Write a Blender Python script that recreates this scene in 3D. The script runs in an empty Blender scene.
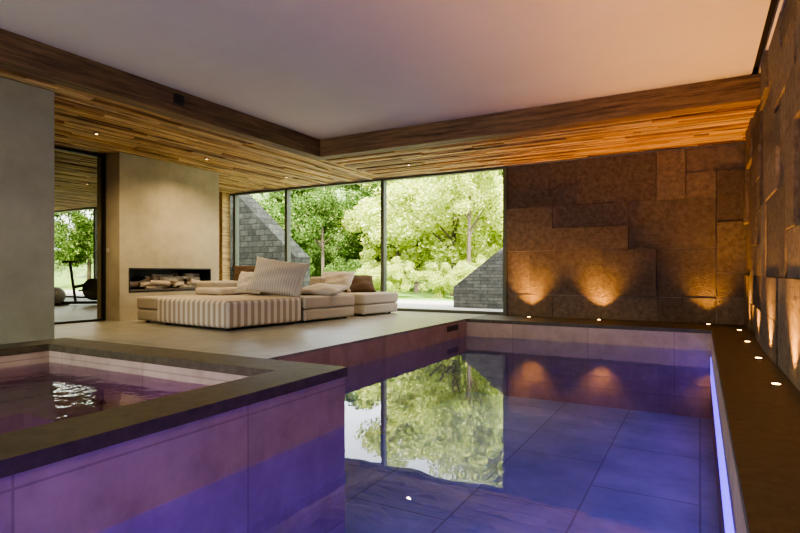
import bpy, bmesh, math, random
import numpy as np
from mathutils import Vector, Matrix, Euler
random.seed(7)
S = bpy.context.scene
COL = S.collection
try:
    S.view_settings.look = 'AgX - Medium High Contrast'
except Exception: pass

# ---------------------------------------------------------------- materials
def new_mat(name):
    m = bpy.data.materials.new(name); m.use_nodes = True
    nt = m.node_tree
    b = nt.nodes.get('Principled BSDF')
    return m, nt, b
def N(nt, t, **kw):
    n = nt.nodes.new(t)
    for k, v in kw.items():
        setattr(n, k, v)
    return n
def ramp(nt, stops):
    r = nt.nodes.new('ShaderNodeValToRGB')
    e = r.color_ramp.elements
    while len(e) < len(stops): e.new(0.5)
    for i, (p, c) in enumerate(stops):
        e[i].position = p; e[i].color = (*c, 1)
    return r
def simple(name, col, rough=0.6, metal=0.0, spec=0.5):
    m, nt, b = new_mat(name)
    b.inputs['Base Color'].default_value = (*col, 1)
    b.inputs['Roughness'].default_value = rough
    b.inputs['Metallic'].default_value = metal
    b.inputs['Specular IOR Level'].default_value = spec
    return m
def emis(name, col, s):
    m, nt, b = new_mat(name)
    b.inputs['Base Color'].default_value = (*col, 1)
    b.inputs['Emission Color'].default_value = (*col, 1)
    b.inputs['Emission Strength'].default_value = s
    return m
def noisy(name, c1, c2, scale=4, rough=0.7, bump=0.2, bscale=40, detail=6, spec=0.4, island=0.0, stretch=(1,1,1), bdist=0.01, lo=0.3, hi=0.7):
    m, nt, b = new_mat(name)
    L = nt.links
    tc = N(nt, 'ShaderNodeTexCoord'); mp = N(nt, 'ShaderNodeMapping')
    mp.inputs['Scale'].default_value = stretch
    L.new(tc.outputs['Object'], mp.inputs['Vector'])
    n = N(nt, 'ShaderNodeTexNoise'); n.inputs['Scale'].default_value = scale; n.inputs['Detail'].default_value = detail
    n.inputs['Roughness'].default_value = 0.65
    L.new(mp.outputs[0], n.inputs['Vector'])
    r = ramp(nt, [(lo, c1), (hi, c2)])
    L.new(n.outputs['Fac'], r.inputs[0])
    out = r.outputs[0]
    if island > 0:
        g = N(nt, 'ShaderNodeNewGeometry')
        mr = N(nt, 'ShaderNodeMapRange'); mr.inputs['To Min'].default_value = 1 - island; mr.inputs['To Max'].default_value = 1 + island
        L.new(g.outputs['Random Per Island'], mr.inputs[0])
        mx = N(nt, 'ShaderNodeVectorMath', operation='SCALE')
        L.new(out, mx.inputs[0]); L.new(mr.outputs[0], mx.inputs['Scale'])
        out = mx.outputs[0]
    L.new(out, b.inputs['Base Color'])
    b.inputs['Roughness'].default_value = rough
    b.inputs['Specular IOR Level'].default_value = spec
    n2 = N(nt, 'ShaderNodeTexNoise'); n2.inputs['Scale'].default_value = bscale; n2.inputs['Detail'].default_value = 8
    L.new(mp.outputs[0], n2.inputs['Vector'])
    bp = N(nt, 'ShaderNodeBump'); bp.inputs['Strength'].default_value = bump; bp.inputs['Distance'].default_value = bdist
    L.new(n2.outputs['Fac'], bp.inputs['Height']); L.new(bp.outputs[0], b.inputs['Normal'])
    return m
def tiled(name, c1, c2, mortar, w, h, rough=0.4, rot=0.0, plane='XY', msize=0.006, nscale=3, offs=0.5, var=0.1):
    m, nt, b = new_mat(name); L = nt.links
    tc = N(nt, 'ShaderNodeTexCoord')
    src = tc.outputs['Object']
    if plane != 'XY':
        sp = N(nt, 'ShaderNodeSeparateXYZ'); cb = N(nt, 'ShaderNodeCombineXYZ'); ad = N(nt, 'ShaderNodeMath', operation='ADD')
        L.new(src, sp.inputs[0]); L.new(sp.outputs[0], ad.inputs[0]); L.new(sp.outputs[1], ad.inputs[1])
        L.new(ad.outputs[0], cb.inputs[0]); L.new(sp.outputs[2], cb.inputs[1]); src = cb.outputs[0]
    mp = N(nt, 'ShaderNodeMapping'); mp.inputs['Rotation'].default_value = (0, 0, rot)
    L.new(src, mp.inputs[0])
    br = N(nt, 'ShaderNodeTexBrick'); br.inputs['Scale'].default_value = 1; br.offset = offs
    br.inputs['Brick Width'].default_value = w; br.inputs['Row Height'].default_value = h
    br.inputs['Mortar Size'].default_value = msize; br.inputs['Mortar Smooth'].default_value = 0.1
    br.inputs['Color1'].default_value = (1-var, 1-var, 1-var, 1); br.inputs['Color2'].default_value = (1+var, 1+var, 1+var, 1)
    br.inputs['Mortar'].default_value = (*mortar, 1)
    L.new(mp.outputs[0], br.inputs['Vector'])
    n = N(nt, 'ShaderNodeTexNoise'); n.inputs['Scale'].default_value = nscale; n.inputs['Detail'].default_value = 8; n.inputs['Roughness'].default_value = 0.65
    L.new(tc.outputs['Object'], n.inputs['Vector'])
    r = ramp(nt, [(0.3, c1), (0.7, c2)]); L.new(n.outputs['Fac'], r.inputs[0])
    mx = N(nt, 'ShaderNodeMix', data_type='RGBA', blend_type='MULTIPLY'); mx.inputs['Factor'].default_value = 1
    L.new(r.outputs[0], mx.inputs['A']); L.new(br.outputs['Color'], mx.inputs['B'])
    L.new(mx.outputs['Result'], b.inputs['Base Color'])
    b.inputs['Roughness'].default_value = rough
    bp = N(nt, 'ShaderNodeBump'); bp.inputs['Strength'].default_value = 0.15; bp.inputs['Distance'].default_value = 0.004
    L.new(n.outputs['Fac'], bp.inputs['Height']); L.new(bp.outputs[0], b.inputs['Normal'])
    return m

M_ceil = noisy('plaster_ceiling', (0.62,0.595,0.54), (0.66,0.635,0.58), 1.5, 0.9, 0.03, 60)
M_plaster = noisy('trowelled_plaster', (0.38,0.345,0.245), (0.58,0.53,0.39), 1.6, 0.75, 0.12, 14, island=0)
M_plaster2 = noisy('partition_plaster', (0.27,0.28,0.20), (0.40,0.41,0.30), 1.2, 0.75, 0.12, 14)
M_stone = noisy('stone_panel', (0.11,0.087,0.06), (0.22,0.18,0.125), 16, 0.85, 1.0, 60, detail=10, island=0.28, bdist=0.012, lo=0.33, hi=0.67)
M_coping = noisy('dark_coping_stone', (0.06,0.052,0.028), (0.12,0.105,0.06), 14, 0.5, 0.25, 80, bdist=0.004)
M_deck = tiled('deck_stone', (0.22,0.22,0.18), (0.35,0.345,0.285), (0.6,0.6,0.55), 1.2, 0.6, 0.35, var=0.05)
M_poolf = tiled('pool_floor_stone', (0.34,0.46,0.62), (0.60,0.74,0.88), (0.62,0.62,0.66), 1.25, 0.85, 0.5, rot=math.pi/2, msize=0.009, nscale=2, var=0.05)
M_poolw = tiled('pool_wall_stone', (0.36,0.28,0.20), (0.54,0.44,0.33), (0.7,0.7,0.7), 1.1, 0.9, 0.5, plane='V', msize=0.005, nscale=4, offs=0.0, var=0.06)
M_black = simple('black_metal', (0.012,0.012,0.012), 0.4)
M_frame = simple('window_frame_bronze', (0.10,0.11,0.08), 0.45, 0.2)
M_dark = simple('slot_black', (0.004,0.004,0.004), 0.9)
M_ext = noisy('exterior_render', (0.4,0.38,0.33), (0.5,0.47,0.42), 3)
def wood(name, axis, stops, lo=0.25):
    st = (0.5, 9, 9) if axis == 'X' else (9, 0.5, 9)
    m, nt, b = new_mat(name); L = nt.links
    tc = N(nt,'ShaderNodeTexCoord'); mp = N(nt,'ShaderNodeMapping'); mp.inputs['Scale'].default_value = st
    L.new(tc.outputs['Object'], mp.inputs[0])
    n = N(nt,'ShaderNodeTexNoise'); n.inputs['Scale'].default_value = 2.5; n.inputs['Detail'].default_value = 9; n.inputs['Roughness'].default_value=0.75
    L.new(mp.outputs[0], n.inputs[0])
    g = N(nt,'ShaderNodeNewGeometry')
    r = ramp(nt, stops)
    L.new(g.outputs['Random Per Island'], r.inputs[0])
    r2 = ramp(nt, [(0.36,(lo,lo*0.9,lo*0.8)),(0.60,(1.2,1.2,1.2))]); L.new(n.outputs['Fac'], r2.inputs[0])
    mx = N(nt,'ShaderNodeMix', data_type='RGBA', blend_type='MULTIPLY'); mx.inputs['Factor'].default_value=1
    L.new(r.outputs[0], mx.inputs['A']); L.new(r2.outputs[0], mx.inputs['B']); L.new(mx.outputs['Result'], b.inputs['Base Color'])
    b.inputs['Roughness'].default_value = 0.6
    bp = N(nt,'ShaderNodeBump'); bp.inputs['Strength'].default_value=0.7; bp.inputs['Distance'].default_value=0.015
    L.new(n.outputs['Fac'], bp.inputs['Height']); L.new(bp.outputs[0], b.inputs['Normal'])
    return m
ST=[(0.0,(0.26,0.13,0.04)),(0.25,(0.48,0.28,0.08)),(0.55,(0.64,0.42,0.15)),(0.85,(0.78,0.57,0.26)),(1.0,(0.36,0.26,0.14))]
SB=[(0.0,(0.20,0.125,0.055)),(1.0,(0.26,0.165,0.075))]
M_woodX = wood('reclaimed_wood_x','X',ST); M_woodY = wood('reclaimed_wood_y','Y',ST)
M_beamX = wood('beam_wood_x','X',SB,0.3); M_beamY = wood('beam_wood_y','Y',SB,0.3)

def water(name, tint, sc, dist):
    m = bpy.data.materials.new(name); m.use_nodes = True; nt = m.node_tree; nt.nodes.clear(); L = nt.links
    o = N(nt,'ShaderNodeOutputMaterial'); mx = N(nt,'ShaderNodeMixShader'); t = N(nt,'ShaderNodeBsdfTransparent'); g = N(nt,'ShaderNodeBsdfGlossy')
    t.inputs[0].default_value = (*tint,1); g.inputs['Roughness'].default_value = 0.0; g.inputs[0].default_value=(1,1,1,1)
    f = N(nt,'ShaderNodeFresnel'); f.inputs[0].default_value = 1.36
    tc = N(nt,'ShaderNodeTexCoord')
    n = N(nt,'ShaderNodeTexNoise'); n.inputs['Scale'].default_value = sc; n.inputs['Detail'].default_value = 2
    L.new(tc.outputs['Object'], n.inputs[0])
    bp = N(nt,'ShaderNodeBump'); bp.inputs['Strength'].default_value = 1; bp.inputs['Distance'].default_value = dist
    L.new(n.outputs['Fac'], bp.inputs['Height']); L.new(bp.outputs[0], g.inputs['Normal']); L.new(bp.outputs[0], f.inputs['Normal'])
    L.new(f.outputs[0], mx.inputs[0]); L.new(t.outputs[0], mx.inputs[1]); L.new(g.outputs[0], mx.inputs[2]); L.new(mx.outputs[0], o.inputs[0])
    return m
M_water = water('pool_water', (0.74,0.84,1.0), 3.5, 0.0010)
M_jwater = water('whirlpool_water', (0.80,0.66,0.95), 7, 0.006)
def glass(name, tint, ior=1.35):
    m = bpy.data.materials.new(name); m.use_nodes = True; nt = m.node_tree; nt.nodes.clear(); L = nt.links
    o = N(nt,'ShaderNodeOutputMaterial'); mx = N(nt,'ShaderNodeMixShader'); t = N(nt,'ShaderNodeBsdfTransparent'); g = N(nt,'ShaderNodeBsdfGlossy')
    t.inputs[0].default_value = (*tint,1); g.inputs['Roughness'].default_value = 0.0
    f = N(nt,'ShaderNodeFresnel'); f.inputs[0].default_value = ior
    L.new(f.outputs[0], mx.inputs[0]); L.new(t.outputs[0], mx.inputs[1]); L.new(g.outputs[0], mx.inputs[2]); L.new(mx.outputs[0], o.inputs[0])
    return m
M_glass = glass('window_glass', (0.97,0.98,0.97), 1.15)
M_tint = glass('tinted_glass', (0.80,0.80,0.74), 1.3)

# ---------------------------------------------------------------- mesh helpers
class MB:
    def __init__(s): s.v=[]; s.f=[]; s.m=[]
    def box(s, x0,x1,y0,y1,z0,z1, m=0):
        if x0>x1: x0,x1=x1,x0
        if y0>y1: y0,y1=y1,y0
        if z0>z1: z0,z1=z1,z0
        b=len(s.v)
        s.v += [(x0,y0,z0),(x1,y0,z0),(x1,y1,z0),(x0,y1,z0),(x0,y0,z1),(x1,y0,z1),(x1,y1,z1),(x0,y1,z1)]
        for q in [(0,3,2,1),(4,5,6,7),(0,1,5,4),(1,2,6,5),(2,3,7,6),(3,0,4,7)]:
            s.f.append(tuple(b+i for i in q)); s.m.append(m)
    def prism(s, pts, y0, y1, m=0):   # pts polygon in XZ (ccw seen from -Y)
        b=len(s.v); n=len(pts)
        s.v += [(x,y0,z) for x,z in pts]+[(x,y1,z) for x,z in pts]
        s.f.append(tuple(range(b,b+n))); s.m.append(m)
        s.f.append(tuple(range(b+2*n-1,b+n-1,-1))); s.m.append(m)
        for i in range(n):
            j=(i+1)%n
            s.f.append((b+j,b+i,b+n+i,b+n+j)); s.m.append(m)
    def quad(s, pts, m=0):
        b=len(s.v); s.v+=list(pts); s.f.append(tuple(range(b,b+len(pts)))); s.m.append(m)
    def cyl(s, p0, p1, r0, r1=None, n=12, m=0):
        r1 = r0 if r1 is None else r1
        p0=Vector(p0); p1=Vector(p1); d=(p1-p0).normalized()
        a = d.orthogonal().normalized(); c = d.cross(a)
        b=len(s.v)
        for p,r in ((p0,r0),(p1,r1)):
            for i in range(n):
                t=2*math.pi*i/n
                s.v.append(tuple(p+r*(math.cos(t)*a+math.sin(t)*c)))
        for i in range(n):
            j=(i+1)%n
            s.f.append((b+i,b+j,b+n+j,b+n+i)); s.m.append(m)
        s.f.append(tuple(b+n-1-i for i in range(n))); s.m.append(m)
        s.f.append(tuple(b+n+i for i in range(n))); s.m.append(m)
    def obj(s, name, mats, parent=None, bevel=0, seg=3, smooth=False, loc=None, rot=None):
        me=bpy.data.meshes.new(name); me.from_pydata(s.v,[],s.f)
        for m in mats: me.materials.append(m)
        me.polygons.foreach_set('material_index', s.m)
        if smooth: me.polygons.foreach_set('use_smooth',[True]*len(s.f))
        me.update()
        o=bpy.data.objects.new(name, me); COL.objects.link(o)
        if loc: o.location=loc
        if rot: o.rotation_euler=rot
        if bevel:
            bv=o.modifiers.new('bevel','BEVEL'); bv.width=bevel; bv.segments=seg; bv.limit_method='ANGLE'
            if smooth is False and seg>2:
                me.polygons.foreach_set('use_smooth',[True]*len(s.f))
                wn=o.modifiers.new('wn','WEIGHTED_NORMAL'); wn.keep_sharp=False
        if parent: o.parent=parent
        return o
def empty(name, loc=(0,0,0), rot=(0,0,0)):
    e=bpy.data.objects.new(name,None); e.location=loc; e.rotation_euler=rot; e.empty_display_size=0.2; COL.objects.link(e); return e
def bx(name, dims, mat, **k):
    b=MB(); b.box(*dims); return b.obj(name,[mat],**k)

# ---------------------------------------------------------------- dimensions (deck top z=0)
SOF=2.565; CEIL=2.81
PXL,PXR,PYF=-3.26,0.125,8.0
WR=0.59; WY=9.0
JX0,JX1,JY0,JY1=-5.34,-2.05,0.0,2.95
JT=0.114
XL=-18.0; YB=-3.0
WAT=-0.27; PB=-1.15

# floor / deck
b=MB()
b.box(XL,PXL,JY1,WY+0.2,-0.3,0)
b.box(XL,JX0,YB,JY1,-0.3,0)
b.box(JX0,JX1,YB,JY0,-0.3,0)
b.obj('floor',[M_deck])
b=MB()
b.box(PXR,WR+0.1,YB,PYF,-0.05,0.0); b.box(PXL,WR+0.1,PYF,WY+0.2,-0.05,0.0)
b.obj('trim_pool_ledge',[M_coping])
# pool shell
b=MB()
b.box(PXL-0.2,PXR+0.2,-1.2,PYF+0.2,PB-0.1,PB,1)
b.box(PXL-0.15,PXL,JY1,PYF+0.15,PB,-0.3,0)
b.box(PXL-0.004,PXL+0.004,JY1,PYF,-0.32,-0.03,0)
b.box(PXR,PXR+0.2,-1.2,PYF+0.15,PB,-0.05,0)
b.box(PXL,PXR,PYF,PYF+0.15,PB,-0.05,0)
b.box(JX1,PXR,-1.2,-1.0,PB,-0.05,0)
b.box(JX1-0.15,JX1,-1.2,JY0,PB,-0.3,0)
b.box(PXL+0.004,PXL+0.010,7.25,7.65,-0.14,-0.06,2)
b.obj('swimming_pool',[M_poolw,M_poolf,M_black])
bx('floor_near',(JX1,PXR,YB,-1.0,-0.05,0),M_deck)
b=MB()
b.quad([(PXL,JY1,WAT),(PXR,JY1,WAT),(PXR,PYF,WAT),(PXL,PYF,WAT)])
b.quad([(JX1,-1.0,WAT),(PXR,-1.0,WAT),(PXR,JY1,WAT),(JX1,JY1,WAT)])
b.obj('pool_water',[M_water])

# whirlpool
W=0.33; JW=-0.045
b=MB()
b.box(JX1-W+0.01,JX1-0.012,JY0+0.01,JY1-0.012,PB,JT-0.06,0)
b.box(JX0+0.01,JX0+W-0.01,JY0+0.01,JY1-0.012,-0.7,JT-0.06,0)
b.box(JX0+W-0.01,JX1-W+0.01,JY1-W+0.01,JY1-0.012,PB,JT-0.06,0)
b.box(JX0+W-0.01,JX1-W+0.01,JY0+0.01,JY0+W-0.01,-0.7,JT-0.06,0)
b.box(JX0+0.01,JX1-W+0.01,JY0+0.01,JY1-W+0.01,-0.9,-0.75,0)
b.box(JX0+W-0.01,JX0+W+0.5,JY0+W,JY1-W+0.01,-0.75,-0.33,0)
b.box(JX0+W+0.5,JX1-W+0.01,JY1-W-0.45,JY1-W+0.01,-0.75,-0.33,0)
b.box(JX1-W,JX1,JY0,JY1,JT-0.06,JT,1)
b.box(JX0,JX0+W,JY0,JY1,JT-0.06,JT,1)
b.box(JX0+W,JX1-W,JY1-W,JY1,JT-0.06,JT,1)
b.box(JX0+W,JX1-W,JY0,JY0+W,JT-0.06,JT,1)
b.obj('whirlpool_tub',[M_poolw,M_coping])
b=MB()
b.quad([(JX0+W,JY0+W,JW),(JX1-W,JY0+W,JW),(JX1-W,JY1-W,JW),(JX0+W,JY1-W,JW)])
b.obj('whirlpool_water',[M_jwater])

# ---------------------------------------------------------------- stone panel walls
def pack(nx, nz, rng):
    occ=[[0]*nz for _ in range(nx)]; out=[]
    for j in range(nz):
        for i in range(nx):
            if occ[i][j]: continue
            w=rng.choice([1,2,2,3]); h=rng.choice([1,1,2,2])
            if w==1 and h==1: w=2
            while i+w>nx or any(occ[k][j] for k in range(i,i+w)): w-=1
            h=min(h,nz-j)
            while any(occ[k][l] for k in range(i,i+w) for l in range(j,j+h)): h-=1
            for k in range(i,i+w):
                for l in range(j,j+h): occ[k][l]=1
            out.append((i,j,w,h))
    return out
rng=random.Random(15)
depths=[0.015,0.032,0.05,0.068,0.085]
def pick(last=[0]):
    d=rng.choice([q for q in depths if q!=last[0]]); last[0]=d; return d
b=MB()
x0=-2.90; nx=9; nz=7; cw=(WR-x0)/nx; ch=SOF/nz
b.box(x0,WR+0.1,WY,WY+0.25,-0.02,CEIL+0.1,1)
for i,j,w,h in pack(nx,nz,rng):
    d=pick()
    if j==0: d=min(d,0.032)+0.01*(i%2)
    b.box(x0+i*cw+0.003,x0+(i+w)*cw-0.003,WY-d,WY+0.01,j*ch+0.003,(j+h)*ch-0.003,0)
b.obj('wall_far',[M_stone,M_ext])
b=MB()
ny=24; y0=-1.0; cw=(WY-0.10-y0)/ny; nz=8; ch=CEIL/nz
b.box(WR,WR+0.25,YB-0.2,WY+0.25,-0.02,CEIL+0.2,0)
for i,j,w,h in pack(ny,nz,rng):
    d=pick()*0.75
    b.box(WR-d,WR+0.01,y0+i*cw+0.003,y0+(i+w)*cw-0.003,j*ch+0.003,(j+h)*ch-0.003,0)
b.obj('wall_right',[M_stone])
b=MB(); b.box(XL,-4.6,YB-0.2,YB,0,CEIL+0.1); b.box(-4.6,WR,YB-0.2,YB,2.4,CEIL+0.1); b.box(-1.2,WR,YB-0.2,YB,0,2.4); b.obj('wall_back',[M_plaster])  # opening in this unseen wall is added to let fill daylight in
bx('wall_left',(XL-0.2,XL,YB-0.2,WY+0.2,0,CEIL),M_plaster)
bx('wall_partition',(-5.97,-5.69,YB,3.03,0,SOF),M_plaster2)

# ---------------------------------------------------------------- ceilings
CX,CY=-5.16,6.68
b=MB(); b.box(CX-0.1,0.47,YB,CY+0.1,CEIL,CEIL+0.1); b.box(0.53,WR,YB,CY+0.1,CEIL,CEIL+0.1)
b.obj('ceiling',[M_ceil])
bx('trim_ceiling_slot',(0.46,0.54,YB,CY,CEIL+0.06,CEIL+0.09),M_dark)
bx('roof_slab',(XL-0.3,WR+0.4,YB-0.3,WY+0.35,CEIL+0.1,CEIL+0.35),M_ext)
b=MB()
b.box(CX-0.20,CX,YB,CY+0.20,SOF-0.03,CEIL-0.001,0)
b.box(CX+0.001,WR,CY,CY+0.20,SOF-0.03,CEIL-0.001,1)
b.obj('ceiling_beam',[M_beamY,M_beamX],bevel=0.008,seg=2)
rng=random.Random(3)
b=MB()
x=CX-0.20
while x>XL:
    w=rng.uniform(0.04,0.11); y=YB
    while y<WY:
        l=rng.uniform(0.8,2.6); y2=min(y+l,WY)
        z=SOF+rng.uniform(0,0.04)
        b.box(x-w+0.003,x-0.003,y,y2-0.006,z,z+0.03,0)
        y=y2
    x-=w
b.box(XL,CX-0.2,YB,WY,SOF+0.065,SOF+0.08,1)
b.obj('ceiling_planks_side',[M_woodY,M_dark])
b=MB()
y=CY+0.20
while y<WY:
    w=rng.uniform(0.04,0.11); x=CX-0.19; ye=min(y+w,WY)
    while x<WR:
        l=rng.uniform(0.8,2.6); x2=min(x+l,WR)
        z=SOF+rng.uniform(0,0.04)
        b.box(x,x2-0.006,y+0.003,ye-0.003,z,z+0.03,0)
        x=x2
    y+=w
b.box(CX-0.19,WR,CY+0.2,WY,SOF+0.065,SOF+0.08,1)
b.obj('ceiling_planks_far',[M_woodX,M_dark])
bx('ceiling_speaker',(CX,CX+0.03,4.02,4.14,CEIL-0.17,CEIL-0.06),M_black)

# ---------------------------------------------------------------- windows
mull=[-18.0,-14.9,-12.4,-9.44,-7.88,-5.43,-2.95]
for i in range(len(mull)-1):
    xa,xb=mull[i],mull[i+1]
    b=MB(); t=0.035
    b.box(xa-0.0,xa+t,WY,WY+0.12,0.0,SOF+0.01,0)
    b.box(xb-t,xb-0.0,WY,WY+0.12,0.0,SOF+0.01,0)
    b.box(xa+t,xb-t,WY,WY+0.12,0.0,0.05,0)
    b.box(xa+t,xb-t,WY,WY+0.12,SOF-0.03,SOF+0.01,0)
    b.quad([(xa+t,WY+0.05,0.05),(xb-t,WY+0.05,0.05),(xb-t,WY+0.05,SOF-0.03),(xa+t,WY+0.05,SOF-0.03)],1)
    b.obj('window_%d'%(i+1),[M_frame,M_glass])
b=MB()
for xa,xb in ((-4.6,-2.9),(-2.9,-1.2)):
    b.box(xa,xa+0.04,YB-0.12,YB-0.02,0,2.4); b.box(xb-0.04,xb,YB-0.12,YB-0.02,0,2.4); b.box(xa+0.04,xb-0.04,YB-0.12,YB-0.02,0,0.05); b.box(xa+0.04,xb-0.04,YB-0.12,YB-0.02,2.36,2.4)
b.obj('window_7',[M_frame])  # unseen frame for the added opening behind the camera, there for fill light
bx('wall_window_header',(XL,-2.9,WY,WY+0.25,SOF+0.012,CEIL+0.1),M_ext)
bx('trim_window_jamb',(-2.95,-2.90,WY-0.06,WY+0.12,0,SOF),M_frame)
bx('wood_pilaster',(-10.0,-9.55,WY-0.25,WY-0.02,0,SOF),M_woodY)

# ---------------------------------------------------------------- fireplace block
FX=-7.68; FX2=-8.25; FY0,FY1=5.03,6.96
n0,n1,nz0,nz1=5.18,6.77,0.43,0.81
b=MB()
b.box(FX2,FX,FY0,n0,0,SOF); b.box(FX2,FX,n1,FY1,0,SOF)
b.box(FX2,FX,n0,n1,0,nz0); b.box(FX2,FX,n0,n1,nz1,SOF); b.box(FX2,FX2+0.08,n0,n1,nz0,nz1)
b.obj('wall_fireplace',[M_plaster])
fp=empty('fireplace',(0,0,0))
b=MB(); e=0.002; t=0.02
b.box(FX2+0.09,FX+0.006,n0+e,n0+t,nz0+e,nz1-e); b.box(FX2+0.09,FX+0.006,n1-t,n1-e,nz0+e,nz1-e)
b.box(FX2+0.09,FX+0.006,n0+t,n1-t,nz1-t,nz1-e); b.box(FX2+0.09,FX+0.006,n0+t,n1-t,nz0+e,nz0+t)
b.box(FX2+0.085,FX2+0.1,n0+t,n1-t,nz0+t,nz1-t)
b.obj('firebox',[M_black],parent=fp)
M_log=noisy('bleached_log',(0.3,0.24,0.17),(0.7,0.6,0.47),12,0.8,0.4,40)
rng=random.Random(5); b=MB()
for k in range(44):
    y=rng.uniform(n0+0.1,n1-0.35); x=rng.uniform(FX2+0.25,FX-0.1)
    z=nz0+0.07+rng.uniform(0,0.19)*(1-abs((x-(FX-0.25))/0.35)*0.5); l=rng.uniform(0.18,0.42); a=rng.uniform(-0.5,0.5)
    y2=min(y+l,n1-0.05)
    b.cyl((x,y,z),(x+rng.uniform(-0.05,0.05),y2,max(z+a*0.3*l,nz0+0.06)),rng.uniform(0.025,0.05),rng.uniform(0.02,0.045),10)
b.obj('logs',[M_log],parent=fp,smooth=False)
b=MB(); b.box(FX2+0.12,FX-0.03,n0+0.04,n1-0.04,nz0+0.021,nz0+0.04); b.obj('ember_bed',[simple('ash',(0.15,0.13,0.11),0.9)],parent=fp)
bx('light_switch',(-8.0,-7.93,FY0-0.012,FY0-0.001,1.05,1.12),simple('switch_white',(0.6,0.58,0.52),0.4))

# glass partition beside fireplace
gp=empty('glass_partition')
b=MB()
b.box(-8.06,-8.01,3.2,FY0-0.01,SOF-0.06,SOF-0.02); b.box(-8.06,-8.01,3.2,FY0-0.01,0,0.03); b.box(-8.06,-8.01,FY0-0.05,FY0-0.01,0.03,SOF-0.06)
b.box(-8.06,-8.01,3.2,3.24,0.03,SOF-0.06)
b.obj('frame',[M_black],parent=gp)
b=MB(); b.box(-8.04,-8.03,3.24,FY0-0.05,0.03,SOF-0.06); b.obj('pane',[M_tint],parent=gp)

# ---------------------------------------------------------------- sofa
ang=math.radians(-6.0)
SO=(-5.17,4.80,0)
sofa=empty('modular_sofa',SO,(0,0,ang))   # local: -x = left, +y = away
M_taupe=noisy('taupe_fabric',(0.40,0.36,0.29),(0.50,0.45,0.37),60,0.95,0.25,300,spec=0.1)
M_lightf=noisy('light_fabric',(0.50,0.46,0.39),(0.60,0.56,0.48),60,0.95,0.25,300,spec=0.1)
def stripes(name, ca, cb, freq, axis_sel=True):
    m,nt,b=new_mat(name); L=nt.links
    tc=N(nt,'ShaderNodeTexCoord'); sp=N(nt,'ShaderNodeSeparateXYZ'); L.new(tc.outputs['Object'],sp.inputs[0])
    sn=N(nt,'ShaderNodeSeparateXYZ'); L.new(tc.outputs['Normal'],sn.inputs[0])
    ab=N(nt,'ShaderNodeMath',operation='ABSOLUTE'); L.new(sn.outputs[0],ab.inputs[0])
    gt=N(nt,'ShaderNodeMath',operation='GREATER_THAN'); gt.inputs[1].default_value=0.6; L.new(ab.outputs[0],gt.inputs[0])
    mx=N(nt,'ShaderNodeMix',data_type='FLOAT'); L.new(gt.outputs[0],mx.inputs['Factor']); L.new(sp.outputs[0],mx.inputs['A']); L.new(sp.outputs[1],mx.inputs['B'])
    mu=N(nt,'ShaderNodeMath',operation='MULTIPLY'); mu.inputs[1].default_value=freq*2*math.pi; L.new(mx.outputs['Result'],mu.inputs[0])
    si=N(nt,'ShaderNodeMath',operation='SINE'); L.new(mu.outputs[0],si.inputs[0])
    r=ramp(nt,[(0.42,ca),(0.58,cb)]); 
    mr=N(nt,'ShaderNodeMapRange'); mr.inputs['From Min'].default_value=-1; L.new(si.outputs[0],mr.inputs[0]); L.new(mr.outputs[0],r.inputs[0])
    L.new(r.outputs[0],b.inputs['Base Color']); b.inputs['Roughness'].default_value=0.95; b.inputs['Specular IOR Level'].default_value=0.1
    return m
M_str=stripes('striped_fabric',(0.38,0.32,0.24),(0.66,0.61,0.51),9)
M_pstr=stripes('striped_pillow_fabric',(0.42,0.40,0.35),(0.53,0.51,0.45),26)
def module(name,x0,x1,y0,y1,zt,mat,split=0.2,z0=0.03,bev=0.035):
    b=MB(); g=0.004
    if split:
        b.box(x0+g,x1-g,y0+g,y1-g,z0,split-0.002)
        b.box(x0+g-0.006,x1-g+0.006,y0+g-0.006,y1-g+0.006,split,zt)
    else: b.box(x0+g,x1-g,y0+g,y1-g,z0,zt)
    b.obj(name,[mat],parent=sofa,bevel=bev,seg=4)
    f=MB()
    for fx in (x0+0.12,x1-0.12):
        for fy in (y0+0.12,y1-0.12):
            f.cyl((fx,fy,0),(fx,fy,z0+0.01),0.03,n=12)
    f.obj(name+'_feet',[M_black],parent=sofa)
module('daybed_striped',-1.60,0,0,1.32,0.38,M_str,split=0,bev=0.045)
module('seat_plain',-1.60,0,1.36,2.5,0.38,M_taupe)
module('seat_side',-2.2,-1.64,0.05,2.3,0.38,M_taupe)
module('seat_rear',-1.4,-0.02,2.75,3.75,0.38,M_taupe)
def soft(name,dims,mat,bev=0.05):
    b=MB(); b.box(*dims); return b.obj(name,[mat],parent=sofa,bevel=bev,seg=5)
soft('backrest_center',(-1.5,-0.45,1.5,1.78,0.382,0.66),M_taupe)
soft('backrest_side',(-2.15,-1.66,1.0,2.25,0.382,0.60),M_taupe)
soft('bolster',(-2.1,-1.45,0.95,1.42,0.382,0.50),M_lightf)
soft('backrest_rear',(-1.35,-1.05,2.8,3.7,0.382,0.66),M_taupe)
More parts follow.
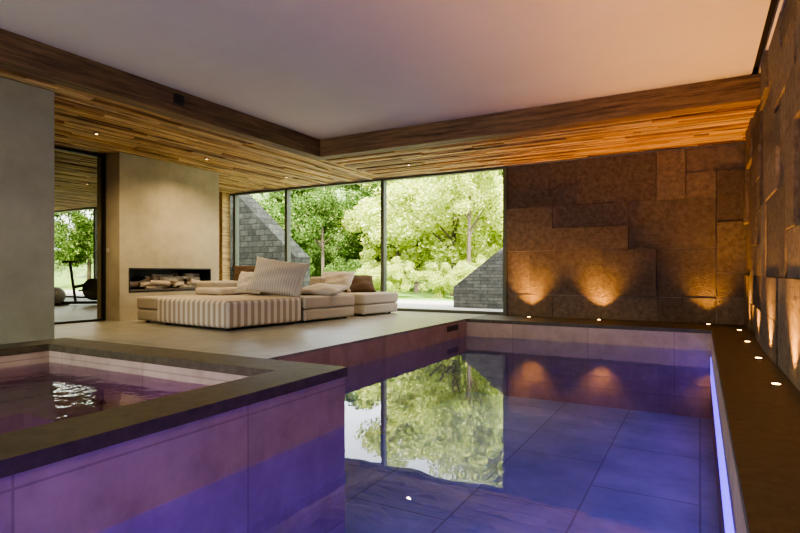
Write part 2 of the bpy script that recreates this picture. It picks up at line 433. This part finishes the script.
def pillow(name,parent,loc,rot,w,h,t,mat,seed=0):
    n=22; rg=random.Random(seed); me=bpy.data.meshes.new(name); v=[]; f=[]
    ph=[rg.uniform(0,6.28) for _ in range(6)]
    for side in (1,-1):
        for j in range(n+1):
            for i in range(n+1):
                u=2*i/n-1; q=2*j/n-1
                k=1-0.07*(1-q*q)*abs(u)**2; l=1-0.07*(1-u*u)*abs(q)**2
                p=max(0,(1-abs(u)**2.6))**0.55*max(0,(1-abs(q)**2.6))**0.55
                wr=0.012*math.sin(5*u+3*q+ph[0])*p+0.008*math.sin(9*q-4*u+ph[1])*p
                v.append((u*w/2*k,side*(t/2*p+wr*(p>0)) if p>0 else 0.0,q*h/2*l))
    m=(n+1)**2
    for s in (0,1):
        for j in range(n):
            for i in range(n):
                a=s*m+j*(n+1)+i; q=(a,a+1,a+n+2,a+n+1)
                f.append(q[::-1] if s==0 else q)
    me.from_pydata(v,[],f); me.materials.append(mat)
    bm=bmesh.new(); bm.from_mesh(me); bmesh.ops.remove_doubles(bm,verts=bm.verts,dist=0.0005); bmesh.ops.recalc_face_normals(bm,faces=bm.faces); bm.to_mesh(me); bm.free()
    me.polygons.foreach_set('use_smooth',[True]*len(me.polygons))
    o=bpy.data.objects.new(name,me); COL.objects.link(o); o.location=loc; o.rotation_euler=rot; o.parent=parent
    return o
M_pl=noisy('pillow_linen',(0.42,0.39,0.34),(0.60,0.57,0.50),30,0.95,0.3,200,spec=0.1)
M_pd=simple('pillow_brown',(0.10,0.07,0.045),0.95,spec=0.1)
pillow('pillow_large',sofa,(-0.50,1.30,0.67),(math.radians(-26),math.radians(8),math.radians(28)),0.84,0.58,0.22,M_pstr,1)
pillow('pillow_left',sofa,(-1.75,1.75,0.70),(math.radians(-20),0,math.radians(40)),0.5,0.34,0.18,M_pd,2)
pillow('pillow_flat',sofa,(-0.35,2.1,0.46),(math.radians(-82),0,math.radians(20)),0.75,0.55,0.16,M_pstr,3)
pillow('pillow_rear',sofa,(-0.6,3.3,0.53),(math.radians(-50),0,math.radians(50)),0.6,0.45,0.2,M_pd,4)
pillow('pillow_rear_light',sofa,(-0.9,3.05,0.57),(math.radians(-35),0,math.radians(20)),0.65,0.45,0.2,M_pl,5)
pillow('pillow_mid',sofa,(-1.2,1.35,0.58),(math.radians(-20),0,math.radians(5)),0.55,0.38,0.18,M_pl,6)

# ---------------------------------------------------------------- exercise bike & ball in gym
bk=empty('exercise_bike',(-12.1,7.1,0),(0,0,math.radians(35)))
b=MB()
b.box(-0.55,-0.45,-0.25,0.25,0,0.06); b.box(0.45,0.55,-0.25,0.25,0,0.06); b.box(-0.5,0.5,-0.04,0.04,0.03,0.09)
b.cyl((-0.2,0,0.08),(-0.32,0,0.95),0.03); b.cyl((0.35,0,0.08),(0.48,0,1.15),0.03); b.cyl((-0.25,0,0.4),(0.4,0,0.55),0.035)
b.cyl((0.48,-0.25,1.15),(0.48,0.25,1.15),0.018); b.cyl((0.48,-0.25,1.15),(0.3,-0.25,1.2),0.018); b.cyl((0.48,0.25,1.15),(0.3,0.25,1.2),0.018)
b.box(-0.45,-0.18,-0.09,0.09,0.95,1.0); b.box(0.46,0.5,-0.12,0.12,1.17,1.33)
b.cyl((0.2,-0.03,0.36),(0.2,0.03,0.36),0.25,n=28); b.cyl((-0.05,-0.16,0.33),(-0.05,0.16,0.33),0.02)
b.obj('frame',[M_black],parent=bk)
def ico(name,loc,r,mat,sub=4,parent=None):
    bm=bmesh.new(); bmesh.ops.create_icosphere(bm,subdivisions=sub,radius=r); me=bpy.data.meshes.new(name); bm.to_mesh(me); bm.free()
    me.materials.append(mat); me.polygons.foreach_set('use_smooth',[True]*len(me.polygons))
    o=bpy.data.objects.new(name,me); o.location=loc; COL.objects.link(o); o.parent=parent; return o
ball=ico('exercise_ball',(-12.9,6.9,0.2),0.2,simple('ball_grey',(0.2,0.19,0.18),0.4))

# ---------------------------------------------------------------- lamps
M_lamp=emis('lamp_warm',(1.0,0.55,0.18),25)
M_lamp2=emis('lamp_ceiling',(1.0,0.65,0.30),9)
WARM=(1.0,0.44,0.09)
def spot(name,parent,loc,rot,power,size,blend,col,rad=0.02):
    l=bpy.data.lights.new(name,'SPOT'); l.energy=power; l.spot_size=math.radians(size); l.spot_blend=blend; l.color=col; l.shadow_soft_size=rad
    o=bpy.data.objects.new(name,l); o.location=loc; o.rotation_euler=rot; COL.objects.link(o); o.parent=parent; return o
def floor_light(x,y,tx,ty,p,size=105):
    b=MB(); b.cyl((0,0,0),(0,0,0.006),0.035,n=20,m=0); b.cyl((0,0,0.006),(0,0,0.008),0.024,n=20,m=1)
    o=b.obj('recessed_floor_light',[M_black,M_lamp]); o.location=(x,y,0.0)
    d=Vector((tx,ty,1)).normalized(); q=(-d).to_track_quat('Z','Y')
    spot('uplight',o,(0,0,0.02),q.to_euler(),p,size,1.0,WARM,0.03)
for y in (8.1,6.8,5.55,4.32,2.95,1.6,0.3): floor_light(0.44,y,-0.12,0,170)
for x in (-2.47,-1.37): floor_light(x,8.78,0,0.03,150,95)
floor_light(0.1,8.78,0,0.03,75,95)
def down(x,y,p,z=SOF):
    b=MB(); b.cyl((0,0,-0.012),(0,0,0),0.035,n=20,m=0); b.cyl((0,0,-0.014),(0,0,-0.012),0.018,n=20,m=1)
    o=b.obj('ceiling_downlight',[M_black,M_lamp2]); o.location=(x,y,z)
    spot('beam',o,(0,0,-0.03),(0,0,0),p,150,1.0,(1.0,0.72,0.40),0.03)
for x,y in [(-6.9,4.2),(-6.9,6.0),(-6.9,7.9),(-4.3,8.0),(-9.8,4.0),(-6.6,1.5),(-11,6.5)]: down(x,y,130)

# underwater / LED lighting
M_led=emis('led_violet',(0.20,0.09,1.0),3.2)
b=MB(); b.box(PXR-0.010,PXR-0.001,-0.9,PYF-0.05,-0.62,-0.34); b.obj('pool_led_strip',[M_led])
def uw(name,loc,d,p,col,r=0.09,em=3):
    d=Vector(d).normalized(); b=MB(); b.cyl((0,0,0),tuple(d*0.02),r,n=24,m=0); b.cyl(tuple(d*0.02),tuple(d*0.024),r*0.8,n=24,m=1)
    o=b.obj(name,[simple('lamp_steel',(0.4,0.4,0.4),0.3,1.0),emis('uw_glow',col,em)]); o.location=loc
    l=bpy.data.lights.new('lamp','SPOT'); l.energy=p; l.color=col; l.spot_size=math.radians(150); l.spot_blend=1; l.shadow_soft_size=r
    lo=bpy.data.objects.new('lamp',l); lo.location=tuple(d*0.05); lo.rotation_euler=(-d).to_track_quat('Z','Y').to_euler(); lo.parent=o; COL.objects.link(lo)
VIO=(0.30,0.08,1.0)
for x in (-1.6,-0.4): uw('underwater_light',(x,-0.999,-0.7),(0,1,-0.35),75,VIO)
uw('underwater_light',(PXR-0.001,0.3,-0.8),(-1,0,-0.3),50,VIO,0.05)
uw('underwater_light',(JX0+W+0.5,1.0,-0.55),(1,0.1,0.0),16,(0.62,0.12,1.0))
uw('underwater_light',(-3.4,JY0+W,-0.5),(0,1,0.0),30,(0.62,0.12,1.0))

# ---------------------------------------------------------------- exterior
M_grass=noisy('lawn',(0.10,0.20,0.03),(0.25,0.38,0.07),6,0.9,0.4,80)
M_patio=noisy('patio_stone',(0.40,0.38,0.33),(0.55,0.53,0.47),3,0.8)
bx('patio_ground',(-30,4,WY+0.26,13.2,-0.3,-0.03),M_patio)
bx('lawn_ground',(-80,30,13.2,75,-0.3,-0.05),M_grass)
bx('terrace_ground',(-80,30,-40,YB-0.4,-0.3,-0.05),M_patio)
M_drystone=tiled('slate_wall_stone',(0.055,0.06,0.055),(0.15,0.15,0.13),(0.5,0.5,0.5),0.32,0.07,0.8,plane='V',msize=0.008,nscale=12,var=0.3)
M_slateroof=tiled('slate_tiles',(0.016,0.019,0.016),(0.045,0.047,0.038),(0.3,0.3,0.3),0.3,0.16,0.9,plane='V',msize=0.01,nscale=8,var=0.35)
M_slateroof.node_tree.nodes['Principled BSDF'].inputs['Specular IOR Level'].default_value=0.1
b=MB(); b.prism([(-4.7,-0.05),(-2.2,-0.05),(-2.2,2.1),(-3.64,1.22),(-4.7,0.42)],10.8,11.3); b.obj('slate_garden_wall',[M_drystone])
b=MB(); b.prism([(-13.5,-0.05),(-9.3,-0.05),(-9.3,1.15),(-11.5,3.0),(-13.5,4.6)],11.0,11.6); b.obj('slate_gable',[M_slateroof])
b=MB()
b.box(-24.5,-18.5,30,35,-0.05,2.6,0); b.prism([(-25.5,2.5),(-21.5,4.5),(-17.5,2.5),(-17.5,2.75),(-21.5,4.8),(-25.5,2.75)],29.3,36,1)
b.prism([(-24.5,2.6),(-18.5,2.6),(-21.5,4.3)],30,35,0)
for xx in (-23.5,-21.7,-19.9): b.box(xx,xx+0.8,29.97,30,0.9,2.0,2)
b.obj('chalet',[noisy('chalet_wood',(0.03,0.02,0.013),(0.08,0.05,0.03),5),simple('roof_brown',(0.12,0.07,0.045),0.8),simple('pane',(0.3,0.35,0.4),0.1)])
def leafmat(name, stops, trans):
    m=bpy.data.materials.new(name); m.use_nodes=True; nt=m.node_tree; nt.nodes.clear(); L=nt.links
    o=N(nt,'ShaderNodeOutputMaterial'); g=N(nt,'ShaderNodeNewGeometry'); r=ramp(nt,stops); L.new(g.outputs['Random Per Island'],r.inputs[0])
    d=N(nt,'ShaderNodeBsdfDiffuse'); t=N(nt,'ShaderNodeBsdfTranslucent'); mx=N(nt,'ShaderNodeMixShader'); mx.inputs[0].default_value=trans
    L.new(r.outputs[0],d.inputs[0]); L.new(r.outputs[0],t.inputs[0]); L.new(d.outputs[0],mx.inputs[1]); L.new(t.outputs[0],mx.inputs[2]); L.new(mx.outputs[0],o.inputs[0])
    return m
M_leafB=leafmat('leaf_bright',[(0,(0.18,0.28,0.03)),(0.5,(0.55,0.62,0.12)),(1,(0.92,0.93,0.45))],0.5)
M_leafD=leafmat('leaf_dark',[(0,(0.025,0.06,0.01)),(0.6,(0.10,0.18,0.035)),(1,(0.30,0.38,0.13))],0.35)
M_bark=noisy('bark',(0.05,0.035,0.025),(0.13,0.10,0.07),20,0.9,0.6,40)
def foliage(name,n,size,mat,seed,nclump=40):
    r=np.random.default_rng(seed)
    c=r.normal(size=(nclump,3)); c/=np.linalg.norm(c,axis=1)[:,None]; c*=(r.random(nclump)**0.4)[:,None]*0.85
    cr=r.uniform(0.12,0.30,nclump)
    k=r.integers(0,nclump,n); d=r.normal(size=(n,3)); d/=np.linalg.norm(d,axis=1)[:,None]
    p=c[k]+d*(cr[k]*(r.random(n)**0.45))[:,None]
    a=r.normal(size=(n,3)); a/=np.linalg.norm(a,axis=1)[:,None]
    u=np.cross(a,r.normal(size=(n,3))); u/=np.linalg.norm(u,axis=1)[:,None]
    s=(size*r.uniform(0.6,1.3,n))[:,None]
    v=np.stack([p-a*s,p+u*s*0.45,p+a*s,p-u*s*0.45],1).reshape(-1,3)
    me=bpy.data.meshes.new(name); me.vertices.add(4*n); me.vertices.foreach_set('co',v.ravel().astype(np.float32))
    me.loops.add(4*n); me.loops.foreach_set('vertex_index',np.arange(4*n,dtype=np.int32))
    me.polygons.add(n); me.polygons.foreach_set('loop_start',np.arange(0,4*n,4,dtype=np.int32))
    me.materials.append(mat); me.update(calc_edges=True); me.validate()
    return me
FB=[foliage('foliage_bright_%d'%i,16000,0.035,M_leafB,i) for i in range(2)]
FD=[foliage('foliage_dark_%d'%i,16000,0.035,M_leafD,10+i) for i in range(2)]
rng=random.Random(21)
wood_e=empty('woodland'); gard=empty('garden_trees'); hedge=empty('garden_hedge')
def tree(par,name,x,y,r,h,meshes,trunk=True,flat=0.85):
    e=empty(name,(x,y,-0.05),(0,0,rng.uniform(0,6.28))); e.parent=par
    if trunk:
        b=MB(); b.cyl((0,0,0),(0.1,0.05,h),0.035*r+0.03,0.02*r,10)
        for k in range(5):
            t=rng.uniform(0,6.28); z=h*rng.uniform(0.4,0.8)
            b.cyl((0.05,0.03,z),(math.cos(t)*r*0.6,math.sin(t)*r*0.6,z+r*0.5),0.015*r+0.01,0.01,8)
        b.obj('trunk',[M_bark],parent=e)
    o=bpy.data.objects.new('foliage',rng.choice(meshes)); COL.objects.link(o); o.parent=e
    o.location=(0,0,h); o.scale=(r,r,r*flat); 
    return e
for x,y,r,h in [(-7.2,16.5,2.3,3.0),(-9.6,18.5,2.6,3.0),(-5.6,19.5,2.4,2.6),(-11.8,21,2.6,2.8),(-8.5,24,3.0,3.0),(-4.3,15.5,1.6,2.3),(-6.2,22.5,2.6,2.4),(-10.2,27,3.2,3.0),(-4.0,25,3.0,3.0),(-6.0,14.9,1.3,3.4),(-9.0,26,3.8,7.5),(-14.5,27,3.8,7.0),(-5.0,24,3.2,7.0)]:
    tree(gard,'tree',x,y,r,h,FB)
for x,y,r in [(-8.2,14.6,0.8),(-6.9,14.9,0.75),(-5.7,14.6,0.8),(-4.6,14.8,0.85),(-9.6,15.2,0.7),(-7.5,17.5,1.2),(-9.5,20,1.5),(-5.5,17.5,1.2),(-11.5,19,1.2)]:
    tree(hedge,'shrub',x,y,r,r*0.75,FB,trunk=False)
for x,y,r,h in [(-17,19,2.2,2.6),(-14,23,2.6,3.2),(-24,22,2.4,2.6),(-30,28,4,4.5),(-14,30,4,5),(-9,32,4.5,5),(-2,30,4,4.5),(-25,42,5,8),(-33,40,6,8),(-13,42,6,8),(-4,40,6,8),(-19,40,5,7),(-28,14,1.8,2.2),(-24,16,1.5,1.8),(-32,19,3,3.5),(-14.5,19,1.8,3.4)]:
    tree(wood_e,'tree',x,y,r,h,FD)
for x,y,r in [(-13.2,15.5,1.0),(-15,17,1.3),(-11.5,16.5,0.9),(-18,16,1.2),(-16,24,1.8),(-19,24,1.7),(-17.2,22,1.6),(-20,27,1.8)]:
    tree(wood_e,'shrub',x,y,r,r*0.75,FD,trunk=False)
for x,y,r in [(-26,18,1.4),(-22.5,14.5,0.9),(-24,20,2.0)]:
    tree(hedge,'shrub',x,y,r,r*0.75,FB,trunk=False)
n=40; v=[]; f=[]
for j in range(n+1):
    for i in range(n+1):
        X=-90+120*i/n; t=j/n; Y=44+30*t; Z=-0.3+20*t**0.8+rng.uniform(-0.7,0.7)
        v.append((X,Y,Z))
for j in range(n):
    for i in range(n):
        a=j*(n+1)+i; f.append((a,a+1,a+n+2,a+n+1))
me=bpy.data.meshes.new('hillside'); me.from_pydata(v,[],f); me.materials.append(noisy('hill_forest',(0.05,0.11,0.025),(0.28,0.38,0.13),0.8,0.95,1.0,3,bdist=0.5))
o=bpy.data.objects.new('hillside',me); COL.objects.link(o)

# ---------------------------------------------------------------- sun & sky
l=bpy.data.lights.new('sun','SUN'); l.energy=19; l.angle=math.radians(1); l.color=(1,0.94,0.82)
o=bpy.data.objects.new('sun',l); COL.objects.link(o)
o.rotation_euler=(-(Vector((-0.45,0.55,-0.75)).normalized())).to_track_quat('Z','Y').to_euler()
w=bpy.data.worlds.new('World'); S.world=w; w.use_nodes=True; nt=w.node_tree
bg=nt.nodes['Background']
sk=N(nt,'ShaderNodeTexSky'); sk.sky_type='NISHITA'; sk.sun_disc=False; sk.sun_elevation=math.radians(48); sk.sun_rotation=math.radians(140); sk.air_density=1.0; sk.dust_density=2.5
hs=N(nt,'ShaderNodeHueSaturation'); hs.inputs['Saturation'].default_value=0.25
nt.links.new(sk.outputs[0],hs.inputs['Color']); nt.links.new(hs.outputs[0],bg.inputs[0]); bg.inputs[1].default_value=1.7
def portal(name,loc,rx,sx,sy):
    pl=bpy.data.lights.new(name,'AREA'); pl.shape='RECTANGLE'; pl.size=sx; pl.size_y=sy; pl.cycles.is_portal=True
    po=bpy.data.objects.new(name,pl); po.location=loc; po.rotation_euler=(rx,0,0); COL.objects.link(po)
portal('window_portal',(-6.2,WY+0.2,1.28),math.radians(-90),6.5,2.5)
portal('window_portal_back',(-2.9,YB-0.2,1.2),math.radians(90),3.4,2.4)  # portal for the added fill opening in the back wall

# ---------------------------------------------------------------- camera
cam=bpy.data.cameras.new('camera'); co=bpy.data.objects.new('camera',cam); COL.objects.link(co)
co.location=(0,0,0.747); co.rotation_euler=(math.radians(90),0,math.radians(29.2))
cam.sensor_width=36; cam.lens=537/800*36; cam.shift_y=5.5/800; cam.clip_start=0.02
S.camera=co
